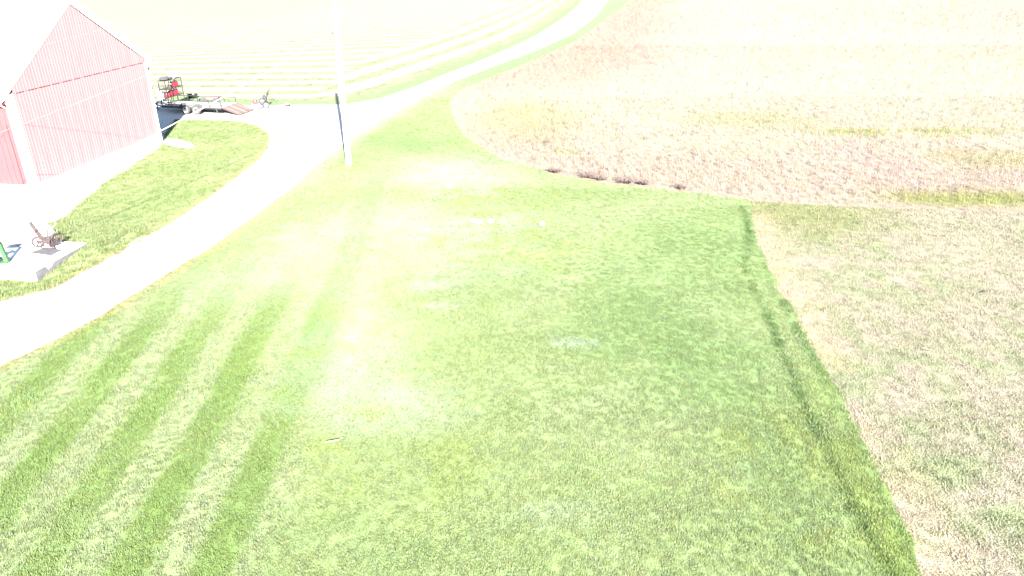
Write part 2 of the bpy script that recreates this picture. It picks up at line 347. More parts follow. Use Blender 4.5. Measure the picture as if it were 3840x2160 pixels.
def soy_col(x, y):
    n1 = fbm(x, y, 7, 81); n2 = fbm(x, y, 1.2, 82); n3 = fbm(x, y, 22, 83)
    c = mix3((0.250, 0.240, 0.150), (0.235, 0.180, 0.145), np.clip((n1 - .35) * 2.2 * (.4 + .6 * sstep(6, 16, x)), 0, 1))
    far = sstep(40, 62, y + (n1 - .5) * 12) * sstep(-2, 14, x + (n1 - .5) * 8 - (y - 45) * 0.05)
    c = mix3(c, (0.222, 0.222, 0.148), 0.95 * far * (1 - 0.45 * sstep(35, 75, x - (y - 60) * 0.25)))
    p = gd([(1660, 70)])[0]
    for (px, py), rx, ry, a in ((gd([(1640, 60)])[0], 14, 60, .5), (gd([(1540, 130)])[0], 10, 22, .5), (gd([(1210, 215)])[0], 3, 4, .3), (gd([(2560, 60)])[0], 40, 60, .35), (gd([(1750, 330)])[0], 4, 1.5, .3)):
        d = np.hypot((x - px) / rx, (y - py) / ry) + (n2 - .5) * .4; c = mix3(c, (0.225, 0.165, 0.130), a * (1 - sstep(.2, 1.2, d + (n1 - .5) * .8)))
    band = (1 - sstep(7, 16, dist_line(x, y, soy_edge) + (n1 - .5) * 9)) * sstep(56, 75, y); c = mix3(c, (0.215, 0.163, 0.112), .8 * band)
    band = (1 - sstep(4, 13, dist_line(x, y, soy_edge) + (n1 - .5) * 6)) * (1 - sstep(44, 56, y)); c = mix3(c, (0.228, 0.188, 0.135), .7 * band)
    for (px, py), rx, ry, a in ((gd([(1420, 385)])[0], 1.6, .7, 1.), (gd([(2440, 500)])[0], 5.5, 1.6, .85), (gd([(2350, 330)])[0], 9, .8, .7), (gd([(2160, 332)])[0], 5, .5, .7), (gd([(1330, 300)])[0], 5, 9, .35), (gd([(2500, 400)])[0], 5, 3, .4), (gd([(1880, 300)])[0], 7, 4, .3)):
        d = np.hypot((x - px) / rx, (y - py) / ry) + (n2 - .5) * .6; c = mix3(c, (0.135, 0.165, 0.035), a * (1 - sstep(.4, 1.1, d)))
    return c * np.array([.76, .74, .84])
def hay_w(x, y):                                         # 1 on the pale raked swaths, 0 on the green regrowth rows
    x = np.asarray(x, float); y = np.asarray(y, float); d = dist_line(x, y, lane_up)
    head = d < 12.6 + 0.055 * np.clip(y - 80, 0, 200) + (fbm(x, y, 6, 91) - .5) * 1.5
    head &= ~((y < 84) & (x < -17))
    y0 = y.copy()                                        # rows fan out towards the far end of the field
    for _ in range(24):
        m = .03 + .45 * sstep(72, 98, y0) + .0075 * np.clip(y0 - 98, 0, 200)
        y0 = y0 + 0.5 * (y - m * np.clip(x + 41, -60, 45) - y0)
    v = np.where(head, (d + 1.3) / 4.05, (y0 - 60.4) / 3.65) + (fbm(x, y, 2.5, 92) - .5) * 0.16
    t = v % 1.0
    return sstep(0.20, 0.36, t) * (1 - sstep(0.74, 0.90, t)), d
def hay_col(x, y):
    w, d = hay_w(x, y); n1 = fbm(x, y, 5, 93); n2 = fbm(x, y, 1.0, 94)
    c = mix3((0.098, 0.108, 0.060), (0.152, 0.160, 0.112), w)
    c = mix3(c, (0.165, 0.17, 0.115), 0.35 * np.clip((n1 - .4) * 2, 0, 1))
    c = mix3(c, (0.082, 0.115, 0.050), 0.95 * (1 - sstep(1.7, 2.5, d + (n2 - .5) * .8)) * sstep(-.1, .3, d))
    c = mix3(c, (0.105, 0.135, 0.05), 0.6 * (1 - sstep(0.1, .35, abs(d - 4.2) / 4 + (n2 - .5) * .2)) * sstep(-2, 8, x))
    c = mix3(c, (0.125, 0.14, 0.080), 0.8 * sstep(118, 160, y) * (1 - sstep(-55, -35, x)))
    return c
def grav_col(x, y):
    n1 = fbm(x, y, 1.5, 101)
    return mix3((0.31, 0.30, 0.28), (0.25, 0.24, 0.225), n1)

def sheet(name, poly, z, step, colf, m, hf=None, ymax=240, kind='structure'):
    """one ground sheet: boundary polygon plus inner points, triangulated"""
    P = np.array(poly); x0, y0 = P.min(0); x1, y1 = P.max(0); pts = [tuple(p) for p in P]
    y = y0
    while y < min(y1, ymax):
        st = step * max(1, y / 25)
        xs = np.arange(x0, x1, st); xs = xs + rng.uniform(-.2, .2, len(xs)) * st
        ys = np.full(len(xs), y) + rng.uniform(-.2, .2, len(xs)) * st
        k = inpoly(xs, ys, P) & (np.abs(xs) < 0.8 * y + 6); k &= dist_line(xs, ys, list(poly) + [poly[0]]) > st * 0.3
        pts += list(zip(xs[k], ys[k])); y += st
    n = len(poly)
    vs, es, fs, *_ = delaunay_2d_cdt([Vector((float(a), float(b))) for a, b in pts], [], [list(range(n))], 1, 1e-5)
    V = np.array([(v.x, v.y) for v in vs]); h = hf(V[:, 0], V[:, 1]) if hf else 0
    me = bpy.data.meshes.new(name); me.from_pydata([(a, b, c) for (a, b), c in zip(V, np.broadcast_to(z + h, len(V)))], [], [list(f) for f in fs])
    c = colf(V[:, 0], V[:, 1]); a = me.attributes.new('col', 'FLOAT_COLOR', 'POINT')
    a.data.foreach_set('color', np.c_[c, np.ones(len(c))].astype(np.float32).ravel())
    me.materials.append(MATS[m]); bm = bmesh.new(); bm.from_mesh(me)
    for f_ in bm.faces:
        if f_.normal.z < 0: f_.normal_flip()
    bm.to_mesh(me); bm.free()
    o = link(name, me); o['kind'] = kind
    return o

# base ground to the horizon
me = bpy.data.meshes.new('ground'); q = 3000
me.from_pydata([(-q, -q, -0.03), (q, -q, -0.03), (q, q, -0.03), (-q, q, -0.03)], [], [(0, 1, 2, 3)])
a = me.attributes.new('col', 'FLOAT_COLOR', 'POINT'); a.data.foreach_set('color', [0.15, 0.165, 0.075, 1] * 4)
me.materials.append(MATS['hay_sheet']); g0 = link('ground', me); g0['kind'] = 'structure'

lane_poly = roughen(lane_up + [(-45, 5)] + lane_low[::-1], 0.5, 0.12, 5)
hay_poly = [(-400, 58)] + [p for p in lane_up[::-1]] + [(40, 420), (-400, 420)]
sheet('hay_field', hay_poly, -0.016, 0.17, hay_col, 'hay_sheet', ymax=260)
lawn_poly = roughen(lane_low[1:-1], 0.5, 0.14, 9, False) + [(-26, 2), (8.6, 2)] + stub_edge[::-1] + soy_edge[::-1][5:] + [(36, 255)]
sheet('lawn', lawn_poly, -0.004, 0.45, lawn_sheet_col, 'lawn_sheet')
stub_poly = stub_edge + [(45, 2), (45, 33)] + soy_edge[::-1][:6]
sheet('mown_field', stub_poly, -0.008, 0.6, stub_col, 'soil_sheet')
soy_poly = soy_edge + [(60, 32), (190, 70), (330, 260), (60, 262)]
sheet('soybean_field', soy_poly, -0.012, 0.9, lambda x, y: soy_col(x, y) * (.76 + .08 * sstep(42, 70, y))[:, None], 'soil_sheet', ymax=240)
sheet('gravel_lane', lane_poly, 0.0, 0.6, grav_col, 'gravel_sheet', lambda x, y: berm(x, y) * .8)
isl_poly = roughen(isl_right + [(-24, 21), (-25, 24.5), tuple(F + e1 * 4.9 + e2 * .3), tuple(F + e1 * .3 + e2 * .3), tuple(F + e1 * .3 + e2 * 2.7), tuple(F + e1 * 1.9 + e2 * 2.7), tuple(F + e1 * 1.9 + e2 * 3.6)] + gd([(130, 575), (165, 545)]) + isl_left[2:], 0.4, 0.10, 12)
sheet('grass_island', isl_poly, 0.006, 0.4, lambda x, y: isl_col(x, y) * .85, 'lawn_sheet', berm)

# ---------------------------------------------------------------- plants scattered as stuff
def proto(name, n, radius, h, w, lean, m, pods=0, seed=1, curl=0.3, hvar=0.4):
    r = random.Random(seed); vs = []; fs = []; var = []
    for i in range(n):
        a = r.uniform(0, 6.283); rr = radius * math.sqrt(r.random()); bx, by = rr * math.cos(a), rr * math.sin(a)
        L = h * r.uniform(1 - hvar, 1 + hvar * .6); t = r.uniform(0, 6.283); le = lean * r.uniform(0.2, 1.3)
        d = Vector((math.cos(t) * math.sin(le), math.sin(t) * math.sin(le), math.cos(le))); s = Vector((-math.sin(t), math.cos(t), 0)) * w * r.uniform(.7, 1.3) / 2
        p0 = Vector((bx, by, -0.01)); p1 = p0 + d * L * .55; p2 = p0 + d * L + Vector((math.cos(t), math.sin(t), -0.4)) * L * curl * r.uniform(0, 1)
        b = len(vs); vs += [p0 - s, p0 + s, p1 + s * .8, p1 - s * .8, p2]; fs += [(b, b + 1, b + 2, b + 3), (b + 3, b + 2, b + 4)]
        k = r.uniform(.84, 1.16); var += [(k * r.uniform(.93, 1.07), k, k * r.uniform(.85, 1.1), 1)] * 5
        for j in range(pods):
            q = p0 + d * L * r.uniform(.25, 1); tt = r.uniform(0, 6.28); dd = Vector((math.cos(tt) * .8, math.sin(tt) * .8, r.uniform(-.6, .5))) * r.uniform(.04, .075); ss = Vector((-math.sin(tt), math.cos(tt), r.uniform(-.5, .5))) * .013
            b = len(vs); vs += [q, q + dd * .5 + ss, q + dd, q + dd * .5 - ss]; fs += [(b, b + 1, b + 2, b + 3)]; k2 = r.uniform(.6, 1.2); var += [(k2, k2 * .95, k2 * .9, 1)] * 4
    me = bpy.data.meshes.new(name); me.from_pydata([tuple(v) for v in vs], [], fs); me.materials.append(MATS[m])
    at = me.attributes.new('var', 'FLOAT_COLOR', 'POINT'); at.data.foreach_set('color', np.array(var, np.float32).ravel())
    return bpy.data.objects.new(name, me)
def gn_tree(name, coll):
    t = bpy.data.node_groups.new(name, 'GeometryNodeTree')
    t.interface.new_socket('Geometry', in_out='INPUT', socket_type='NodeSocketGeometry'); t.interface.new_socket('Geometry', in_out='OUTPUT', socket_type='NodeSocketGeometry')
    n = t.nodes; l = t.links; gi = n.new('NodeGroupInput'); go = n.new('NodeGroupOutput'); ip = n.new('GeometryNodeInstanceOnPoints')
    ci = n.new('GeometryNodeCollectionInfo'); ci.inputs[0].default_value = coll; ci.inputs[1].default_value = True; ci.inputs[2].default_value = True
    ra = n.new('GeometryNodeInputNamedAttribute'); ra.data_type = 'FLOAT_VECTOR'; ra.inputs[0].default_value = 'rot'
    sa = n.new('GeometryNodeInputNamedAttribute'); sa.data_type = 'FLOAT_VECTOR'; sa.inputs[0].default_value = 'scl'
    e2r = n.new('FunctionNodeEulerToRotation'); l.new(ra.outputs[0], e2r.inputs[0])
    ip.inputs['Pick Instance'].default_value = True
    l.new(gi.outputs[0], ip.inputs['Points']); l.new(ci.outputs[0], ip.inputs['Instance']); l.new(e2r.outputs[0], ip.inputs['Rotation']); l.new(sa.outputs[0], ip.inputs['Scale'])
    l.new(ip.outputs[0], go.inputs[0])
    return t
def scatter(name, label, cat, P, z, col, scl, protos, lean=None):
    """P (n,2), lean (n,2) horizontal lean vector (sine of the tilt)"""
    n = len(P); phi = rng.uniform(0, 2 * np.pi, n)
    if lean is None: lean = np.zeros((n, 2))
    th = np.hypot(lean[:, 0], lean[:, 1]) + 1e-9; ax = -lean[:, 1] / th; ay = lean[:, 0] / th; ct = np.cos(th); st = np.sin(th)
    T = np.zeros((n, 3, 3)); T[:, 0, 0] = ct + ax * ax * (1 - ct); T[:, 0, 1] = ax * ay * (1 - ct); T[:, 0, 2] = ay * st
    T[:, 1, 0] = ax * ay * (1 - ct); T[:, 1, 1] = ct + ay * ay * (1 - ct); T[:, 1, 2] = -ax * st; T[:, 2, 0] = -ay * st; T[:, 2, 1] = ax * st; T[:, 2, 2] = ct
    Z = np.zeros((n, 3, 3)); Z[:, 0, 0] = np.cos(phi); Z[:, 0, 1] = -np.sin(phi); Z[:, 1, 0] = np.sin(phi); Z[:, 1, 1] = np.cos(phi); Z[:, 2, 2] = 1
    M = T @ Z
    eul = np.c_[np.arctan2(M[:, 2, 1], M[:, 2, 2]), np.arcsin(np.clip(-M[:, 2, 0], -1, 1)), np.arctan2(M[:, 1, 0], M[:, 0, 0])]
    me = bpy.data.meshes.new(name); me.vertices.add(n)
    me.vertices.foreach_set('co', np.c_[P, np.broadcast_to(z, n)].astype(np.float32).ravel())
    for nm, ty, key, d in (('rot', 'FLOAT_VECTOR', 'vector', eul), ('scl', 'FLOAT_VECTOR', 'vector', np.c_[scl, scl, scl]), ('col', 'FLOAT_COLOR', 'color', np.c_[col, np.ones(n)])):
        at = me.attributes.new(nm, ty, 'POINT'); at.data.foreach_set(key, np.ascontiguousarray(d, np.float32).ravel())
    o = link(name, me); coll = bpy.data.collections.new(name + '_tufts')
    for p in protos: coll.objects.link(p)
    md = o.modifiers.new('tufts', 'NODES'); md.node_group = gn_tree(name, coll)
    return tag(o, label, cat, kind='stuff')
def fill(poly, bands):
    """random points inside a polygon, density per band of distance: (y0, y1, per square metre)"""
    P = np.array(poly); out = []
    for y0, y1, den in bands:
        y1 = min(y1, P[:, 1].max())
        if y1 <= y0: continue
        xm = 0.74 * y1 / 1.0 + 2.5                      # only what the view could plausibly see
        xa, xb = max(P[:, 0].min(), -xm), min(P[:, 0].max(), xm); n = int((xb - xa) * (y1 - y0) * den)
        x = rng.uniform(xa, xb, n); y = rng.uniform(y0, y1, n)
        k = (np.abs(x) < 0.74 * y + 3.0); x, y = x[k], y[k]
        k = inpoly(x, y, P); out.append(np.c_[x[k], y[k]])
    return np.concatenate(out)

gA = [proto('lawn_tuft', 26, 0.10, 0.052, 0.011, 1.0, 'grass_blade', seed=s) for s in (1, 2, 3, 4)]
P = fill(lawn_poly, [(8.5, 16, 150), (16, 24, 105), (24, 36, 58), (36, 62, 26), (62, 110, 5)])
x, y = P[:, 0], P[:, 1]
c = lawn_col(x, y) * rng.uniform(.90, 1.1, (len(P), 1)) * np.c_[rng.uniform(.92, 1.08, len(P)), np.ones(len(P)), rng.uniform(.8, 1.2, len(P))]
w, k = stripe(x, y); ln = np.zeros((len(P), 2)); ln[:, 1] = -w * k * 0.22; ln[:, 0] = (fbm(x, y, 2, 5) - .5) * .5; ln[:, 1] += (fbm(x, y, 2, 6) - .5) * .5
trk = np.minimum(dist_line(x, y, tracks[0]), dist_line(x, y, tracks[1]))
sz = (1 + 0.5 * sstep(20, 60, y)) * rng.uniform(.8, 1.2, len(P)) * (1 + 0.35 * (trk < .14)) * (0.75 + 0.5 * fbm(x, y, 1.5, 8))
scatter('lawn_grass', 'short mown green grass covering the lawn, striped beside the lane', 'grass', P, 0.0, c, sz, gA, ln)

gI = [proto('island_tuft', 24, 0.12, 0.075, 0.015, 0.85, 'grass_blade', seed=s) for s in (5, 6, 7)]
P = fill(isl_poly, [(18, 30, 60), (30, 62, 30)]); x, y = P[:, 0], P[:, 1]
s_in = inpoly(x, y, np.array([F - e2 * .03 - e1 * .03, F + e2 * (SLAB_D + .03) - e1 * .03, F + e2 * (SLAB_D + .03) + e1 * SLAB_W, F + e1 * SLAB_W - e2 * .03])); P = P[~s_in]; x, y = P[:, 0], P[:, 1]
c = isl_col(x, y) * rng.uniform(.82, 1.2, (len(P), 1))
scatter('island_grass', 'bright green grass on the bank between barn yard and lane', 'grass', P, 0.008 + berm(x, y), c, rng.uniform(.9, 1.5, len(P)), gI)

gp_ = gd([(655, 305), (760, 300), (800, 320), (760, 370), (700, 415), (655, 445), (690, 350)])
P = fill(gp_, [(38, 62, 26)]); k_ = fbm(P[:, 0], P[:, 1], 1.3, 121) > .52; P = P[k_]
scatter('verge_tufts', 'sparse yellowish grass tufts creeping over the gravel at the lane bend', 'grass', P, 0.004, np.tile((0.19, 0.17, 0.09), (len(P), 1)) * rng.uniform(.7, 1.2, (len(P), 1)), rng.uniform(.7, 1.2, len(P)), gI)
gS = [proto('straw_tuft', 18, 0.14, 0.07, 0.012, 1.25, 'dry_stalk', seed=s) for s in (8, 9, 10)]
P = fill(stub_poly, [(8.5, 16, 75), (16, 24, 60), (24, 38, 40)]); x, y = P[:, 0], P[:, 1]
c = stub_col(x, y) * rng.uniform(.82, 1.2, (len(P), 1))
scatter('mown_weeds', 'dry beige mown stubble mixed with sparse green regrowth', 'stubble', P, -0.004, c, rng.uniform(.7, 1.3, len(P)) * (1 + .3 * sstep(20, 34, y)), gS)

gY = [proto('soy_plants', 8, 0.17, 0.30, 0.014, 0.5, 'dry_stalk', pods=4, seed=s, curl=.1) for s in (11, 12, 13, 14)]
def rows(poly, y0, y1, row, along):
    out = []
    xs = np.arange(-8, 0.74 * y1 + 3, row)
    for xr in xs:
        ys = np.arange(y0, y1, along); ys = ys + rng.uniform(-.5, .5, len(ys)) * along
        out.append(np.c_[np.full(len(ys), xr) + rng.normal(0, .10, len(ys)), ys])
    P = np.concatenate(out); P = P[np.abs(P[:, 0]) < 0.74 * P[:, 1] + 3]
    return P[inpoly(P[:, 0], P[:, 1], np.array(poly))]
P = np.concatenate([rows(soy_poly, 30, 62, .42, .34), rows(soy_poly, 62, 100, .55, .6), rows(soy_poly, 100, 225, .95, 1.3)])
x, y = P[:, 0], P[:, 1]
keep = rng.random(len(P)) < np.clip(0.25 + 1.5 * fbm(x, y, 2.2, 15), 0, 1); P = P[keep]; x, y = P[:, 0], P[:, 1]
c = soy_col(x, y) * rng.choice([.4, .7, .9, 1.0, 1.1], (len(P), 1), p=[.07, .2, .3, .28, .15]) * np.c_[np.full(len(P), 1.05), rng.uniform(.86, 1.02, len(P)), rng.uniform(.85, 1.1, len(P))]; ed = dist_line(x, y, soy_edge)
scatter('soybean_plants', 'dry tan soybean plants standing in rows across the field', 'crop', P, -0.01, c, rng.uniform(.7, 1.15, len(P)) * (1 + .8 * sstep(60, 140, y)) * (.6 + .4 * sstep(0, 1.5, ed)), gY)

P = fill([(-60, 58)] + lane_up[::-1] + [(40, 140), (-100, 140)], [(58, 80, 3.6), (80, 130, 1.6)]); x, y = P[:, 0], P[:, 1]
w, d = hay_w(x, y); k = (rng.random(len(P)) < (1 - w) * .35 + .0) & (d > .25); P = P[k]; x, y = P[:, 0], P[:, 1]
gH = [proto('hay_tuft', 26, 0.28, 0.10, 0.03, 0.95, 'grass_blade', seed=s) for s in (21, 22, 23)]
scatter('hay_regrowth', 'pale green regrowth standing in rows across the hay field', 'grass', P, -0.016, hay_col(x, y) * rng.uniform(.9, 1.12, (len(P), 1)), rng.uniform(.7, 1.2, len(P)), gH)

# ---------------------------------------------------------------- barn
BRZ = -math.atan2(0.0986, 0.995)                         # local y runs along the gable wall, local x points out of it
barn = thing('barn', 'red barn with ribbed metal gable wall and pale metal roof beside the yard', 'barn', (-23.64, 34.56, 0), BRZ)
BW, BL, ZB, ZE, ZP = 11.56, 16.0, 0.55, 5.17, 8.72
def rake(y): return ZE + (ZP - ZE) * (1 - abs(y - BW / 2) / (BW / 2))
MB().box((-BL / 2, BW / 2, ZB / 2 - .15), (BL + 0.02, BW + 0.02, ZB + .3)).build('foundation', 'foundation', barn)
MB().prism([(0.06, ZB), (BW - 0.06, ZB), (BW - 0.06, ZE - .06), (BW / 2, ZP - .06), (0.06, ZE - .06)], -BL + .06, -0.06, 'YZ').build('wall_core', 'dark_red', barn)
def siding(y0, y1, z0, z1, off):
    """one ribbed metal panel, its top cut by z1(y)"""
    prof = []; n = 4; w = (y1 - y0) / n
    for i in range(n):
        a = y0 + i * w
        prof += [(a, 0), (a + w * .62, 0), (a + w * .76, .0075), (a + w * .86, .0075)]
    prof.append((y1 - .002, 0))
    # the gable's ridge needs a break in the profile
    if y0 < BW / 2 < y1: prof.append((BW / 2, 0.0)); prof.sort()
    m = MB(); vs = []
    for yy, d in prof: vs += [(off + d, yy, z0), (off + d, yy, z1(yy))]
    m.add(vs, [(2 * i, 2 * i + 2, 2 * i + 3, 2 * i + 1) for i in range(len(prof) - 1)])
    return m
NP = 13; pw = (BW - .5) / NP
lower = siding(0, pw, ZB + .04, lambda y: ZE - .12, -.03).mesh('siding_panel', 'red_metal')
for i in range(NP):
    link('siding_panel', lower, barn, (0, .25 + i * pw, 0))
    y0 = .25 + i * pw
    siding(y0, y0 + pw, ZE - .15, lambda y: max(ZE - .1, rake(y) - .10), -.018).build('siding_panel', 'red_metal', barn)
for i in range(NP):
    MB().box((-.012, .25 + (i + .5) * pw, ZE - .135), (.03, pw * (.55 + .4 * ((i * 7) % 5) / 4), .022)).build('seam_shade', 'dark_red', barn)  # dark strips stand in for the shadow in the panel seam
MB().box((-.005, BW / 2, ZB + .02), (.04, BW - .5, .09)).build('base_trim', 'white_paint', barn)
MB().box((-.035, .125, (ZB + ZE) / 2 - .08), (.05, .25, ZE - ZB - .16)).box((-.16, .0, (ZB + ZE) / 2 - .083), (.30, .075, ZE - ZB - .166)).build('corner_board', 'white_paint', barn)
MB().box((-.035, BW - .125, (ZB + ZE) / 2 - .08), (.05, .25, ZE - ZB - .16)).build('corner_board', 'white_paint', barn)
bw_ = 0.30; nb = int((BL - .35) / bw_)
board = MB().box((0, 0, (ZB + ZE) / 2 - .05), (bw_ - .012, .03, ZE - ZB - .1)).mesh('wall_board', 'red_board')
for i in range(nb): link('wall_board', board, barn, (-.46 - i * bw_, .026 + ((i * 5) % 3) * .004, 0))
# roof
sl = math.hypot(BW / 2, ZP - ZE); ang = math.atan2(ZP - ZE, BW / 2); ov = 0.55; rk = -0.002
def roof_pt(y, up): return Vector((0, y, rake(y) + up))
pwid = 0.92
def roof_panel():
    m = MB(); prof = []
    for i in range(4):
        a = i * pwid / 4; prof += [(a, .0), (a + .17, .0), (a + .185, .028), (a + .215, .028)]
    prof.append((pwid - .002, 0))
    y0, z0 = -ov, ZE - ov * math.tan(ang); y1, z1 = BW / 2, ZP
    vs = []
    for x_, d in prof: vs += [(-x_, y0, z0 + .05 + d), (-x_, y1, z1 + .05 + d)]
    m.add(vs, [(2 * i, 2 * i + 1, 2 * i + 3, 2 * i + 2) for i in range(len(prof) - 1)])
    return m.mesh('roof_panel', 'roof_metal')
rp = roof_panel(); npan = int(math.ceil((BL + rk) / pwid))
for i in range(npan): link('roof_panel', rp, barn, (rk - i * pwid, 0, 0))
xl = rk - npan * pwid
za = ZE - ov * math.tan(ang)
MB().prism([(BW / 2 + .02, ZP + .43), (BW + ov, za + .43), (BW + ov, za + .02), (BW / 2 + .02, ZP + .02)], xl, -.02, 'YZ').build('back_roof_slope', 'roof_metal', barn)
MB().prism([(BW / 2 - .2, ZP + .1), (BW / 2 - .02, ZP + .46), (BW / 2 + .25, ZP + .32), (BW / 2, ZP + .40), (BW / 2 - .1, ZP + .06)], xl, rk + .01, 'YZ').build('ridge_cap', 'roof_metal', barn)
za = ZE - ov * math.tan(ang); BT = .42                    # the back slope carries a deep boxed rake
MB().prism([(-ov, za + .045), (BW / 2, ZP + .045), (BW / 2, ZP - .06), (-ov, za - .06)], -.008, rk + .004, 'YZ').build('rake_board', 'white_paint', barn)
MB().prism([(BW / 2 + .01, ZP + BT), (BW + ov, za + BT), (BW + ov, za + .0), (BW / 2 + .01, ZP - .04)], -.008, rk + .012, 'YZ').build('rake_board', 'white_paint', barn)
za = ZE - ov * math.tan(ang)
MB().box((xl / 2 + rk / 2 - .03, -ov - .012, za - .06), (rk - xl - .06, .02, .20)).build('fascia_board', 'white_paint', barn)
MB().prism([(-ov - .16, za + .03), (-ov - .145, za + .03), (-ov - .13, za - .07), (-ov - .045, za - .07), (-ov - .035, za + .02), (-ov - .024, za + .02), (-ov - .024, za - .085), (-ov - .14, za - .085)], xl, rk - .02, 'YZ').build('gutter', 'white_paint', barn)
MB().box((xl / 2 + rk / 2, BW + ov + .012, za - .03), (rk - xl - .06, .02, .16)).build('fascia_board', 'white_paint', barn)
MB().tube([(-.28, -ov - .09, za - .08), (-.28, -.35, za - .28), (-.28, -.07, za - .45), (-.28, -.07, .75), (-.28, -.2, .62)], .035, 8).build('downspout', 'white_paint', barn)
MB().tube([(-.62, .0, ZE - 1.6), (-.62, .0, ZB + .05)], .012, 6).build('conduit', 'dark_steel', barn)
MB().box((-BL / 2, -.03, ZB - .02), (BL, .10, .16)).build('skirt_board', 'white_paint', barn)
lamp = MB().box((-1.1, -.02, 4.42), (.24, .06, .22)).tube([(-1.1, -.05, 4.45), (-1.02, -.32, 4.52), (-.95, -.5, 4.5)], .035, 8).build('lamp_bracket', 'dark_steel', barn)
MB().lathe([(.05, .16), (.13, .12), (.20, -.02), (.24, -.20), (.22, -.22), (.15, -.2)], (-.95, -.55, 4.42), 'Z', 16).build('lamp_shade', 'white_plastic', barn)
MB().lathe([(.11, 0), (.10, -.10), (.05, -.15), (.01, -.16)], (-.95, -.55, 4.21), 'Z', 12).build('lamp_globe', 'grey_steel', barn)
MB().box((.06, BW - .06, ZE - .55), (.06, .08, .14)).tube([(.08, BW - .06, ZE - .5), (.2, BW - .02, ZE - .42)], .015, 6).build('wire_bracket', 'dark_steel', barn)

# small concrete pad at the barn's back corner
pp = roughen(gd([(408, 352), (440, 350), (470, 358), (492, 368), (478, 374), (440, 369), (414, 362)]), .3, .06, 33)
m = MB(); n = len(pp); m.add([(a, b, .01) for a, b in pp] + [(a, b, .035) for a, b in pp], [tuple(n + i for i in range(n))] + [(i, (i + 1) % n, n + (i + 1) % n, n + i) for i in range(n)])
o = m.build('splash_pad', 'foundation'); tag(o, 'small pale strip of concrete at the foot of the barn corner', 'concrete pad')

# ---------------------------------------------------------------- concrete platform
slab = thing('concrete_platform', 'raised concrete platform with stained side tinted shade-grey beside the lane', 'platform', (F[0], F[1], 0), math.atan2(e2[1], e2[0]) - math.pi / 2)
m = MB(); nseg = 14; prof = []
rr = random.Random(4)
top = [(0 + (rr.uniform(-.012, .012) if i else 0), SLAB_D * i / nseg) for i in range(nseg + 1)]
poly = top + [(-SLAB_W, SLAB_D), (-SLAB_W, 0)]
m.prism(poly, -.1, SLAB_Z, 'XY').build('slab', 'concrete', slab)
MB().box((.016, SLAB_D / 2, SLAB_Z / 2 - .07), (.02, SLAB_D - .02, SLAB_Z + .10)).build('stained_shaded_side', 'stained_shaded_concrete', slab)  # grey of the grazing-lit side put into its colour, along with stains
mk = MB(); px_ = -.75
for i in range(9):
    L = rr.uniform(.06, .28); mk.box((px_ - L / 2, .62 + rr.uniform(-.04, .04), SLAB_Z + .006), (L, rr.uniform(.012, .03), .012)); px_ -= L + rr.uniform(.01, .06)
mk.build('joint_debris', 'rust_brown', slab)
SR = Matrix.Rotation(slab.rotation_euler.z, 3, 'Z')
def on_slab(a, b): p = F + e1 * a + e2 * b; return (p[0], p[1], SLAB_Z)

# thin dark grey plate under the old implement
P4 = [gp(*p, SLAB_Z) for p in ((112, 948), (172, 929), (235, 938), (190, 959))]
m = MB(); m.add([(a, b, SLAB_Z + .002) for a, b in P4] + [(a, b, SLAB_Z + .022) for a, b in P4], [(3, 2, 1, 0), (4, 5, 6, 7), (0, 1, 5, 4), (1, 2, 6, 5), (2, 3, 7, 6), (3, 0, 4, 7)])
tag(m.build('dark_plate', 'dark_plate'), 'dark grey flat plate under the rusty implement', 'plate')

# rusty horse-drawn implement
cx, cy = gp(180, 927, SLAB_Z)
IS = 1.3
imp = thing('rusty_implement', 'rusty iron farm implement with small wheels and upright cutter bar', 'implement', (cx, cy, SLAB_Z + .022), R(12))
def iron_wheel(x, y, r, tilt):
    q = bpy.data.objects.new('wheel', None)
    m = MB(); n = 20
    m.tube([(x + r * math.cos(6.2832 * k / n) * math.cos(tilt), y + r * math.cos(6.2832 * k / n) * math.sin(tilt), r + .018 + r * math.sin(6.2832 * k / n)) for k in range(n + 1)], .026, 6, False)
    w = m.build('wheel', 'rust_brown', imp)
    s = MB()
    for k in range(7):
        a = 6.2832 * k / 7; s.tube([(x, y, r + .018), (x + r * math.cos(a) * math.cos(tilt), y + r * math.cos(a) * math.sin(tilt), r + .018 + r * math.sin(a))], .014, 5)
    s.build('spokes', 'rust_brown', w); bpy.data.objects.remove(q)
iron_wheel(-.24, .02, .15, R(20)); iron_wheel(.25, .10, .17, R(60)); iron_wheel(.16, -.06, .12, R(75))
MB().tube([(-.28, .02, .17), (.30, .11, .19)], .022, 8).build('axle', 'rust_brown', imp)
MB().rbox((.02, .03, .20), (.27, .2, .17), .03).lathe([(.06, -.05), (.075, 0), (.06, .05)], (.1, .0, .26), 'Y', 12).build('gear_case', 'rust_brown', imp)
b = MB(); bar = []
for i in range(9):                                       # toothed cutter bar standing almost upright
    z0 = .22 + i * .06; xo = -.12 - i * .028
    b.box((xo, .06 + i * .012, z0 + .03), (.115 - i * .006, .035, .062)); b.box((xo - .05, .06 + i * .012, z0 + .04), (.035, .02, .03))
b.build('cutter_bar', 'rust_brown', imp)
MB().tube([(.05, -.02, .1), (.18, -.14, .06), (.30, -.26, .03), (-.02, -.2, .02), (-.2, -.1, .05)], .016, 6).build('drag_bar', 'rust_brown', imp)
MB().tube([(.02, .05, .22), (.06, .08, .40), (.08, .1, .52)], .016, 6).build('lever', 'rust_brown', imp)
for s in (-1, 1):
    MB().tube([(.08, .10, .52), (.08 + s * .10, .12, .54), (.08 + s * .2, .14, .60), (.08 + s * .26, .15, .70)], .016, 6).build('handle', 'pole_wood', imp)
imp.scale = (IS, IS, IS)
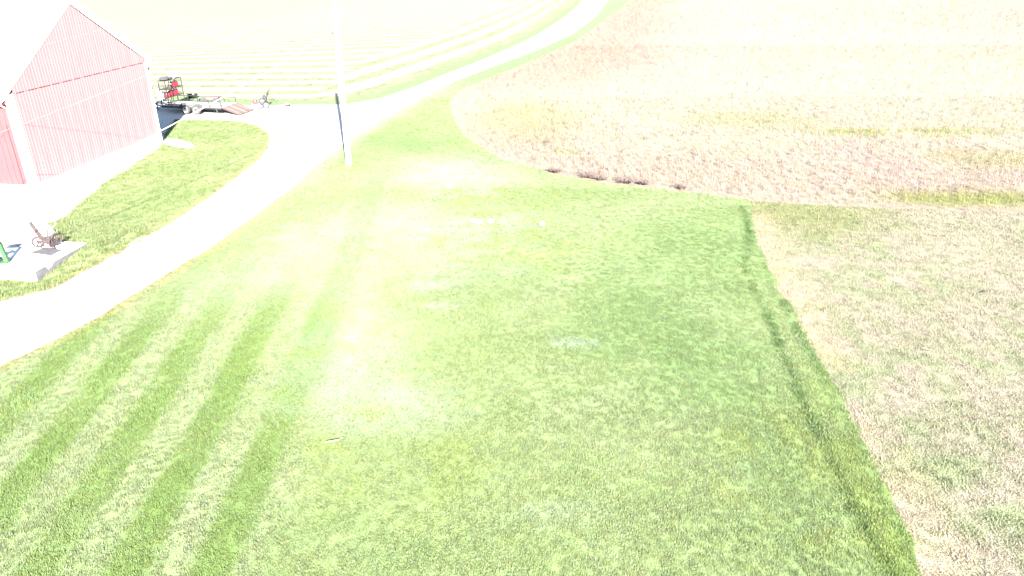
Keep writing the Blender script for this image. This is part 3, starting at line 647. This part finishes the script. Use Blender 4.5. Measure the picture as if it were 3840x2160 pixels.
MB().tube([(.0, .1, .18), (.1, .22, .3), (.24, .2, .34), (.3, .1, .22)], .014, 6).build('spring', 'rust_brown', imp)

# green implement at the frame's left edge
gx, gy = gp(14, 985, SLAB_Z)
gi = thing('green_implement', 'green painted steel implement standing on the concrete platform', 'implement', (gx, gy, SLAB_Z), R(8))
MB().rbox((.10, .0, .42), (.13, .16, .84), .02, Matrix.Rotation(R(-7), 3, 'Y')).build('upright', 'green_paint', gi)
MB().rbox((-.16, .02, .34), (.10, .12, .66), .02).build('upright', 'green_paint', gi)
MB().bar((-.45, .02, .52), (.12, .02, .56), .09).build('cross_beam', 'green_paint', gi); MB().bar((-.5, .25, .1), (.10, .25, .10), .07).build('cross_beam', 'green_paint', gi)
MB().rbox((-.25, .05, .88), (.5, .34, .10), .03).build('top_tray', 'green_paint', gi)
MB().box((-.02, -.05, .03), (.42, .22, .05)).build('foot_plate', 'green_paint', gi)
for k in range(4):
    MB().tube([(.02 + k * .09 - .3, .1, .5), (.0 + k * .09 - .3, .12, 1.05)], .012, 6).build('tine', 'dark_steel', gi)
MB().tube([(-.34, .1, 1.0), (.02, .1, 1.02)], .014, 6).build('tine_bar', 'dark_steel', gi)

# ---------------------------------------------------------------- utility pole and wires
PX, PY = -9.41, 40.68
pole = thing('utility_pole', 'tall wooden utility pole standing at the edge of the lane', 'utility pole', (PX, PY, 0))
MB().tube([(0, 0, -.3), (0, 0, 0), (.01, 0, 4), (.05, 0, 8), (.10, 0, 12.2)], [.17, .168, .152, .135, .118], 16).build('post', 'pole_wood', pole)
for z, dx in ((10.63, .09), (9.1, .06), (7.17, .04)):
    MB().tube([(dx - .1, -.05, z), (dx - .22, -.14, z + .02), (dx - .24, -.15, z + .06)], .014, 6).lathe([(.02, -.04), (.045, -.02), (.03, .0), (.045, .03), (.02, .06)], (dx - .24, -.15, z + .05), 'Z', 10).build('insulator', 'dark_steel', pole)
MB().tube([(-.06, -.16, .02), (-.05, -.158, 3), (-.02, -.14, 7.1)], .008, 6).build('ground_wire', 'dark_steel', pole)
MB().box((.02, -.155, 1.9), (.09, .012, .12)).build('tag_plate', 'galvanised', pole)
def wire(p, q, sag, r, label):
    p = Vector(p); q = Vector(q); n = 40; pts = []
    for i in range(n + 1):
        t = i / n; v = p.lerp(q, t); v.z -= sag * 4 * t * (1 - t); pts.append(v)
    tag(MB().tube(pts, r, 6).build('overhead_wire', 'cable_aluminium' if r > .015 else 'wire_aluminium'), label, 'wire', 'wires from the pole')
def beyond(a, b, k): a = Vector(a); b = Vector(b); return a + (b - a) * k
top = (PX - .15, PY - .15, 10.68); mid = (PX - .18, PY - .15, 9.15); low = (PX - .20, PY - .15, 7.22)
wire(top, beyond(top, at_depth(164, 134, 31), 1.6), .35, .006, 'uppermost thin wire running from the pole across the gable peak')
wire(mid, beyond(mid, at_depth(0, 478, 30), 1.25), .30, .010, 'thin pale wire crossing the middle of the red gable wall')
wire(low, beyond(low, at_depth(134, 705, 25), 1.25), .32, .019, 'thick pale cable sloping low past the trailer and barn foot')

# ---------------------------------------------------------------- trailer
fw = Vector((-0.983, 0.184)); TRZ = math.atan2(fw.y, fw.x) - math.pi
# local x runs to the rear (the ramp), local y away from the camera
tr = thing('utility_trailer', 'tandem axle landscape trailer with lowered ramp parked behind the barn', 'trailer', (-21.85, 54.85, 0), TRZ)
TL, TW, TZ = 5.0, 2.1, 0.52
npk = 11; pkw = TW / npk
pk = MB().box((-TL / 2, 0, TZ + .02), (TL - .06, pkw - .012, .04)).mesh('deck_plank', 'deck_wood')
for i in range(npk): link('deck_plank', pk, tr, (0, (i + .5) * pkw, ((i * 7) % 3) * .003))
m = MB()
for y_ in (0, TW): m.box((-TL / 2, y_, TZ - .06), (TL, .06, .12))
for x_ in (-.03, -TL + .03, -1.2, -2.5, -3.8): m.box((x_, TW / 2, TZ - .065), (.05, TW - .07, .10))
m.build('frame', 'grey_steel', tr)
for y_, nm in ((0, 0), (TW, 1)):
    MB().bar((-TL, y_, .96), (-.02, y_, .96), .05).build('top_rail', 'grey_steel', tr)
    for x_ in (-.03, -1.0, -3.3, -4.15, -TL + .03): MB().box((x_, y_, .73), (.045, .04, .42)).build('rail_post', 'grey_steel', tr)
MB().bar((-TL, .03, .96), (-TL, TW - .03, .96), .05).build('front_rail', 'dark_steel', tr)
MB().bar((-TL, .06, TZ - .05), (-TL - 1.45, TW / 2, TZ - .05), .09).bar((-TL, TW - .06, TZ - .05), (-TL - 1.45, TW / 2, TZ - .05), .09).build('tongue', 'dark_steel', tr)
MB().rbox((-TL - 1.58, TW / 2, TZ - .0), (.34, .11, .12), .03).build('coupler', 'galvanised', tr)
MB().tube([(-TL - 1.15, TW / 2, .0), (-TL - 1.15, TW / 2, 1.02)], .035, 10).lathe([(.10, 0), (.10, .02)], (-TL - 1.15, TW / 2, .0), 'Z', 12).tube([(-TL - 1.15, TW / 2, .98), (-TL - 1.35, TW / 2, 1.0), (-TL - 1.35, TW / 2, 1.1)], .014, 6).build('tongue_jack', 'galvanised', tr)
# wheels
def wheel(x_, y_, out):
    ty = MB().lathe([(.20, -.10), (.27, -.115), (.335, -.10), (.355, -.06), (.36, 0), (.355, .06), (.335, .10), (.27, .115), (.20, .10)], (x_, y_, .36), 'Y', 28).build('tyre', 'dusty_rubber', tr)
    MB().lathe([(.205, .07), (.20, .108), (.17, .10), (.15, .05), (.07, .045), (.06, .09), (.02, .095)] if out > 0 else [(.205, -.07), (.20, -.108), (.17, -.10), (.15, -.05), (.07, -.045), (.06, -.09), (.02, -.095)], (x_, y_, .36), 'Y', 20).build('rim', 'white_rim', ty)
for x_ in (-1.98, -2.86):
    wheel(x_, -.20, -1); wheel(x_, TW + .20, 1)
for y_, s in ((-.20, -1), (TW + .20, 1)):
    pr = [(-1.50, .48), (-1.58, .70), (-1.75, .80), (-3.08, .80), (-3.26, .70), (-3.34, .48)]
    m = MB(); inner = [(-1.54, .48), (-1.615, .68), (-1.765, .765), (-3.065, .765), (-3.225, .68), (-3.30, .48)]
    m.prism(pr + inner[::-1], y_ - .13, y_ + .13, 'XZ').build('fender', 'galvanised', tr)
MB().tube([(-1.98, -.1, .36), (-1.98, TW + .1, .36)], .04, 8).tube([(-2.86, -.1, .36), (-2.86, TW + .1, .36)], .04, 8).build('axles', 'dark_steel', tr)
# ramp
RL = 1.42; ra = math.asin((TZ - .03) / RL)
nr = 10; rw = TW / nr
dirx = Vector((math.cos(ra), 0, -math.sin(ra))); rm = Matrix.Rotation(ra, 3, 'Y')
pr_ = MB().box(Vector((.05, 0, TZ + .02)) + dirx * RL / 2, (RL - .06, rw - .018, .035), rm).mesh('ramp_plank', 'ramp_wood')
pr2 = pr_.copy(); pr2.materials.clear(); pr2.materials.append(MATS['ramp_wood_pale'])
for i in range(nr): link('ramp_plank', pr2 if i in (1, 4, 5, 8) else pr_, tr, (0, (i + .5) * rw, ((i * 5) % 4) * .004))
m = MB(); s0 = Vector((.05, 0, TZ + .005)); s1 = s0 + dirx * RL
for y_ in (.0, TW): m.bar(s0 + Vector((0, y_, 0)), s1 + Vector((0, y_, 0)), .05)
m.bar(s1 + Vector((0, .026, 0)), s1 + Vector((0, TW - .026, 0)), .05); m.build('ramp_frame', 'rusty_steel', tr)
for y_ in (.08, TW - .08): MB().tube([(.0, y_, TZ + .03), (.0, y_ + (.3 if y_ < 1 else -.3), TZ + .03)], .04, 8).build('ramp_spring', 'pale_yellow', tr)
MB().bar((-.45, -.06, .42), (-.02, -.42, .03), .045).build('stabiliser_leg', 'galvanised', tr)
MB().box((.02, .16, .50), (.03, .24, .09)).build('tail_light', 'red_plastic', tr); MB().box((.02, TW - .16, .50), (.03, .24, .09)).build('tail_light', 'red_plastic', tr)
# rack
rx0, rx1 = -TL + .05, -TL + .62; ry0, ry1 = .04, TW - .04; shz = (1.12, 1.72, 2.36)
for x_ in (rx0, rx1):
    for y_ in (ry0, ry1): MB().bar((x_, y_, TZ + .04), (x_, y_, shz[2]), .04).build('rack_post', 'dark_steel', tr)
MB().bar((rx1, (ry0 + ry1) / 2 - .35, TZ + .04), (rx1, (ry0 + ry1) / 2 - .35, shz[2]), .035).build('rack_post', 'dark_steel', tr)
MB().bar((rx0, (ry0 + ry1) / 2 + .25, TZ + .04), (rx0, (ry0 + ry1) / 2 + .25, shz[2]), .035).build('rack_post', 'dark_steel', tr)
for z in shz:
    m = MB()
    for x_ in (rx0, rx1): m.bar((x_, ry0 + .02, z), (x_, ry1 - .02, z), .036)
    for y_ in (ry0, ry1): m.bar((rx0 + .02, y_, z), (rx1 - .02, y_, z), .036)
    s = m.build('rack_shelf', 'dark_steel', tr)
    MB().box(((rx0 + rx1) / 2, (ry0 + ry1) / 2, z + .001), (rx1 - rx0 - .05, ry1 - ry0 - .05, .014)).build('shelf_board', 'rusty_steel' if z < 2 else 'grey_steel', s)
for y_ in (ry0, ry1):
    m = MB()
    for k in range(1, 9): xx = rx0 + (rx1 - rx0) * k / 9; m.bar((xx, y_, shz[0] + .02), (xx, y_, shz[2] - .02), .007)
    for k in range(1, 18): zz = shz[0] + (shz[2] - shz[0]) * k / 18; m.bar((rx0 + .02, y_ + .008, zz), (rx1 - .02, y_ + .008, zz), .007)
    m.build('mesh_panel', 'grey_steel', tr)
TM = Matrix.Translation((-21.85, 54.85, 0)) @ Matrix.Rotation(TRZ, 4, 'Z')
def tp(x_, y_, z): return tuple(TM @ Vector((x_, y_, z)))
sx = (rx0 + rx1) / 2
def fuel_can(x_, y_, z, label, h=.38, w=.26, dz=0, cap='black_plastic'):
    t = thing('fuel_can', label, 'fuel can', tp(x_, y_, z), TRZ + dz, 'red cans on the trailer rack')
    MB().rbox((0, 0, h * .42), (.36, w, h * .84), .045).build('body', 'red_plastic', t)
    MB().tube([(-.13, 0, h * .82), (-.12, 0, h * 1.0), (.06, 0, h * 1.0), (.08, 0, h * .82)], .022, 8).build('handle', 'red_plastic', t)
    MB().lathe([(.045, 0), (.045, .06), (.03, .065)], (.13, 0, h * .83), 'Z', 12).build('cap', cap, t)
fuel_can(sx, 1.36, shz[1] + .01, 'red fuel can beside the engine on the upper rack shelf', .44)
fuel_can(sx, 1.66, shz[1] + .01, 'red fuel can at the far end of the upper rack shelf', .44, .28)
fuel_can(sx, .92, shz[0] + .01, 'nearest of the three tall red cans on the lower shelf', .46, .26)
fuel_can(sx, 1.22, shz[0] + .01, 'middle one of three tall red cans on the lower shelf', .48, .27, .05)
fuel_can(sx, 1.52, shz[0] + .01, 'farthest of the three tall red cans on the lower shelf', .46, .27, -.06)
t = thing('round_can', 'low round red can with grey lid on the lower rack shelf', 'can', tp(sx, .42, shz[0] + .01), TRZ)
MB().lathe([(.24, 0), (.25, .02), (.25, .26), (.24, .28)], (0, 0, 0), 'Z', 20).build('body', 'red_plastic', t)
MB().lathe([(.255, .281), (.255, .305), (.20, .33), (.05, .335)], (0, 0, 0), 'Z', 20).build('lid', 'grey_steel', t)
t = thing('small_engine', 'small brown engine with white tank on the upper rack shelf', 'engine', tp(sx, .98, shz[1] + .01), TRZ)
MB().rbox((0, 0, .11), (.30, .22, .22), .03).build('block', 'rusty_steel', t)
MB().lathe([(.09, -.05), (.10, 0), (.09, .05)], (.05, -.11, .2), 'Y', 14).build('flywheel', 'rust_brown', t)
MB().rbox((.03, .0, .27), (.18, .12, .09), .02).build('tank', 'white_plastic', t)
MB().tube([(-.14, 0, .2), (-.13, 0, .36), (.08, 0, .38)], .014, 6).build('handle', 'dark_steel', t)
def flat_tyre(x_, y_, z, r, label, mt):
    t = thing('spare_tyre', label, 'tyre', tp(x_, y_, z), 0, 'spare tyres on the rack')
    MB().lathe([(r * .58, .0), (r * .8, -.0), (r * .97, .04), (r, .09), (r * .97, .15), (r * .8, .19), (r * .58, .19)], (0, 0, 0), 'Z', 26).build('tread', mt, t)
    MB().lathe([(r * .6, .05), (r * .62, .165), (r * .5, .15), (r * .2, .12), (r * .1, .14)], (0, 0, .002), 'Z', 20).build('rim', 'white_rim', t)
flat_tyre(sx, .42, shz[2] + .02, .33, 'spare tyre with white rim lying on top of the rack, nearest', 'dusty_rubber')
flat_tyre(sx - .02, 1.02, shz[2] + .02, .27, 'smaller grey tyre lying behind the first on the rack top', 'dusty_rubber')
t = thing('white_tank', 'white plastic tank on top of the trailer rack', 'tank', tp(sx, 1.60, shz[2] + .02), TRZ)
MB().rbox((0, 0, .24), (.48, .66, .48), .10).build('body', 'white_plastic', t)
MB().lathe([(.08, 0), (.08, .05), (.05, .06)], (0, .05, .475), 'Z', 14).build('lid', 'grey_steel', t)
t = thing('white_drum', 'white plastic barrel standing on the trailer tongue before the rack', 'barrel', tp(-TL - .42, TW / 2 - .25, TZ), TRZ)
MB().lathe([(.28, 0), (.30, .03), (.30, .30), (.31, .32), (.30, .34), (.30, .62), (.31, .64), (.30, .66), (.29, .88), (.25, .92)], (0, 0, 0), 'Z', 22).build('body', 'white_plastic', t)
MB().lathe([(.05, .915), (.05, .945)], (.14, 0, 0), 'Z', 10).build('bung', 'black_plastic', t)
t = thing('string_trimmer', 'grey string trimmer laid through the rack, its end poking out', 'trimmer', tp(-TL + .3, .12, 1.75), TRZ)
MB().tube([(.30, .0, .0), (-.95, .10, .02)], .016, 8).build('shaft', 'galvanised', t)
MB().rbox((-1.02, .105, .02), (.20, .12, .13), .03).build('motor', 'dark_steel', t)
MB().tube([(-.5, .06, .01), (-.5, .1, .15), (-.42, .12, .16)], .014, 6).build('handle', 'black_plastic', t)
t = thing('hand_winch', 'small steel winch with chain on the trailer tongue', 'winch', tp(-TL - 1.0, TW / 2 + .02, TZ), TRZ)
MB().box((0, 0, .05), (.16, .16, .1)).lathe([(.07, -.07), (.07, .07)], (0, 0, .16), 'Y', 12).build('drum', 'galvanised', t)
MB().tube([(.0, -.08, .16), (.12, -.1, .28), (.12, -.16, .28)], .012, 6).build('crank', 'galvanised', t)
# things on the ground behind the trailer
bx, by = gp(715, 371)
t = thing('black_tub', 'dark tub lying behind the middle of the trailer', 'tub', (bx, by + .5, 0), 0)
MB().lathe([(.30, 0), (.42, .30), (.44, .31), (.40, .30), (.29, .04)], (0, 0, 0), 'Z', 20).build('shell', 'black_plastic', t)
MB().tube([(-.42, 0, .3), (-.5, 0, .36), (-.42, .1, .36)], .015, 6).build('handle', 'dark_steel', t)
lx, ly = gp(790, 377)
rr = random.Random(9)
for k in range(7):
    r_ = rr.uniform(.06, .09); zz = r_ if k < 4 else r_ + .13; yy = ly + .25 + (k if k < 4 else k - 3.5) * .18
    L = rr.uniform(.95, 1.25)
    lg = MB().tube([(lx - L / 2, yy, zz), (lx - .1, yy + rr.uniform(-.02, .02), zz), (lx + L / 2, yy, zz)], [r_ * .95, r_, r_ * .92], 10).build('log', 'brown_bark')
    tag(lg, 'brown log in the low heap behind the trailer', 'log', 'logs behind the trailer')

# ---------------------------------------------------------------- mowers
mx, my = gp(975, 406)
mw = thing('walk_behind_mower', 'walk-behind mower with white deck, grey engine and tall handlebars near the ramp', 'mower', (mx, my, 0), R(18))
mw.scale = (1.2, 1.2, 1.2)
def small_wheel(parent, x_, y_, r, w=.07, m='rubber'):
    ty = MB().lathe([(r * .6, -w / 2), (r * .95, -w / 2), (r, -w * .3), (r, w * .3), (r * .95, w / 2), (r * .6, w / 2)], (x_, y_, r), 'Y', 18).build('wheel', m, parent)
    MB().lathe([(r * .62, -w * .52), (r * .2, -w * .6), (r * .2, w * .6), (r * .62, w * .52)], (x_, y_, r), 'Y', 14).build('hub', 'white_rim', ty)
m = MB(); dk = [(-.52, -.30), (-.40, -.42), (.06, -.42), (.16, -.30), (.16, .42), (.05, .52), (-.40, .52), (-.52, .36)]
m.prism(dk, .10, .22, 'XY').prism([(a * .8 - .04, b_ * .8) for a, b_ in dk], .222, .27, 'XY').build('deck', 'mower_white', mw)
MB().rbox((-.24, .12, .36), (.40, .36, .22), .07).lathe([(.15, 0), (.13, .07), (.05, .09)], (-.24, .12, .45), 'Z', 16).build('belt_cover', 'mower_red', mw)
MB().rbox((.20, -.02, .36), (.40, .42, .34), .08).lathe([(.14, 0), (.15, .08), (.10, .12)], (.2, -.02, .50), 'Z', 16).build('engine', 'engine_grey', mw)
MB().rbox((.20, -.19, .50), (.16, .10, .14), .03).build('air_filter', 'white_plastic', mw)
MB().rbox((.36, .16, .66), (.24, .36, .26), .05).build('fuel_tank', 'engine_grey', mw)
for s in (-.16, .42): small_wheel(mw, .40, s, .2, .12)
for s in (-.22, .36): small_wheel(mw, -.60, s, .10, .06)
for s in (-.14, .40): MB().tube([(.42, s, .35), (.55, s, .75), (.66, s, 1.08), (.80, s, 1.14)], .022, 8).build('handlebar', 'dark_steel', mw)
MB().tube([(.60, -.14, .92), (.60, .40, .92)], .018, 8).rbox((.56, .13, .84), (.12, .3, .16), .03).build('control_panel', 'dark_steel', mw)
mx2, my2 = gp(1080, 412)
pm = thing('push_mower', 'small push mower with pale deck and long folded-back handle on the gravel', 'mower', (mx2, my2, 0), R(-6)); pm.scale = (1.15, 1.15, 1.15)
dk = [(-.30, -.22), (-.2, -.28), (.2, -.28), (.30, -.2), (.30, .2), (.2, .28), (-.2, .28), (-.30, .22)]
MB().prism(dk, .07, .20, 'XY').prism([(a * .75, b_ * .75) for a, b_ in dk], .202, .25, 'XY').build('deck', 'mower_white', pm)
MB().rbox((-.02, .02, .32), (.26, .26, .14), .04).build('engine', 'mower_red', pm)
MB().lathe([(.10, 0), (.10, .05), (.06, .07)], (-.02, .02, .385), 'Z', 14).build('starter_cover', 'white_plastic', pm)
MB().rbox((.16, -.08, .31), (.10, .12, .11), .02).build('muffler', 'dark_steel', pm)
for x_, r in ((-.3, .11), (.36, .10)):
    for s in (-.28, .28): small_wheel(pm, x_, s, r, .05)
for s in (-.22, .22): MB().tube([(-.26, s, .16), (-.72, s, .58), (-1.12, s, .98)], .013, 8).build('handle', 'grey_steel', pm)
MB().tube([(-1.12, -.22, .98), (-1.20, -.1, 1.04), (-1.20, .1, 1.04), (-1.12, .22, .98)], .014, 8).tube([(-.72, -.22, .58), (-.72, .22, .58)], .010, 6).build('handle_grip', 'black_plastic', pm)

# ---------------------------------------------------------------- marks, weeds, scraps
def streak(pts, w, name='mud_streak'):
    P = np.array(gd(pts)); m = MB(); vs = []; n_ = 24
    seg = np.r_[0, np.cumsum(np.hypot(*np.diff(P, axis=0).T))]; rr = random.Random(len(pts) * 7 + int(w * 1000))
    for i in range(n_ + 1):
        s_ = seg[-1] * i / n_; x_ = np.interp(s_, seg, P[:, 0]); y_ = np.interp(s_, seg, P[:, 1]); k = w * (.25 + .75 * math.sin(math.pi * (i + .3) / (n_ + .6))) * rr.uniform(.5, 1.1)
        vs += [(x_, y_ - k / 2, .005), (x_, y_ + k / 2, .005)]
    m.add(vs, [(2 * i, 2 * i + 2, 2 * i + 3, 2 * i + 1) for i in range(n_)]).build(name, 'mud', bpy.data.objects['gravel_lane'])
streak([(0, 850), (40, 836), (95, 812)], .13); streak([(0, 885), (25, 872), (45, 866)], .06); streak([(295, 697), (335, 680), (365, 660), (386, 645)], .12); streak([(150, 770), (175, 765)], .05)

def weed(p, h, r_, n_, seed, label):
    rr = random.Random(seed); m = MB(); t = thing('dead_weed', label, 'weed', (p[0], p[1], -.01), 0, 'dead weeds at the field edge')
    st = MB()
    for k in range(n_):
        a = rr.uniform(0, 6.28); d = r_ * math.sqrt(rr.random()); e = Vector((math.cos(a) * d, math.sin(a) * d, h * rr.uniform(.5, 1)))
        st.tube([(e.x * .1, e.y * .1, 0), e * .6, e], [.008, .006, .003], 4)
        for j in range(9):
            q = e * rr.uniform(.4, 1.05); b_ = rr.uniform(0, 6.28); u = Vector((math.cos(b_), math.sin(b_), rr.uniform(-.5, .6))) * .07; v = Vector((-u.y, u.x, 0)) * .4
            m.add([q, q + u * .5 + v, q + u, q + u * .5 - v], [(0, 1, 2, 3)])
    st.build('stems', 'brown_bark', t); m.build('leaves', 'brown_bark', t)
for k, (px_, py_, h, r_, lb) in enumerate([(1398, 434, .5, .45, 'leftmost dark brown weed clump along the soybean field edge'), (1478, 446, .55, .6, 'long low brown weed clump left of the round one'), (1512, 452, .45, .45, 'brown weed clump touching the long low one'), (1577, 461, .65, .55, 'tallest round brown weed clump at the soybean field edge'), (1620, 465, .45, .35, 'small dark weed clump right of the tallest one'), (1712, 474, .4, .4, 'low faint weed clump farthest right along the field edge')]):
    weed(gd([(px_, py_)])[0], h * .62, r_ * 1.1, 60, 50 + k, lb)
for k, (px_, py_) in enumerate([(1192, 557), (1205, 560), (1236, 558), (1365, 566), (1075, 580), (1130, 470)]):
    p = gd([(px_, py_)])[0]; bm = bmesh.new(); bmesh.ops.create_icosphere(bm, subdivisions=2, radius=1); rr = random.Random(k)
    ph = [rr.uniform(0, 6) for _ in range(3)]
    for v in bm.verts:
        s_ = 1 + .18 * math.sin(v.co.x * 3 + ph[0]) + .15 * math.sin(v.co.y * 4 + ph[1]); v.co = Vector((v.co.x * .17 * s_, v.co.y * .12 * s_, v.co.z * .07 * s_ + .05))
    me = bpy.data.meshes.new('pale_stone'); bm.to_mesh(me); bm.free(); me.materials.append(MATS['pale_stone'])
    o = link('pale_stone', me, None, (p[0], p[1], 0)); o.rotation_euler.z = k * 1.3
    tag(o, ['left one of the touching pair of pale stones in the lawn', 'right one of the touching pair of pale stones in the lawn', 'pale stone just right of the touching pair in the lawn', 'lone pale stone farthest right in the lawn', 'lone pale stone farthest left in the lawn', 'pale stone nearest the lane and the field corner'][k], 'stone', 'pale stones in the lawn')
for k, (px_, py_, c_, lb) in enumerate([(838, 1116, 'pale_yellow', 'pale dry twig lying on the lawn right of the mowing stripes'), (2335, 886, 'brown_bark', 'dark twig lying in the beige mown field'), (2478, 738, 'rubber', 'dark scrap of branch near the right edge of the mown field')]):
    p = gd([(px_, py_)])[0]; rr = random.Random(k); a = rr.uniform(-.5, .5)
    pts = [(p[0] + math.cos(a) * s_ * .16, p[1] + math.sin(a) * s_ * .16 + rr.uniform(-.02, .02), .085) for s_ in (-1, -.3, .4, 1)]
    tag(MB().tube(pts, [.012, .018, .017, .008], 6).build('twig', c_), lb, 'twig')
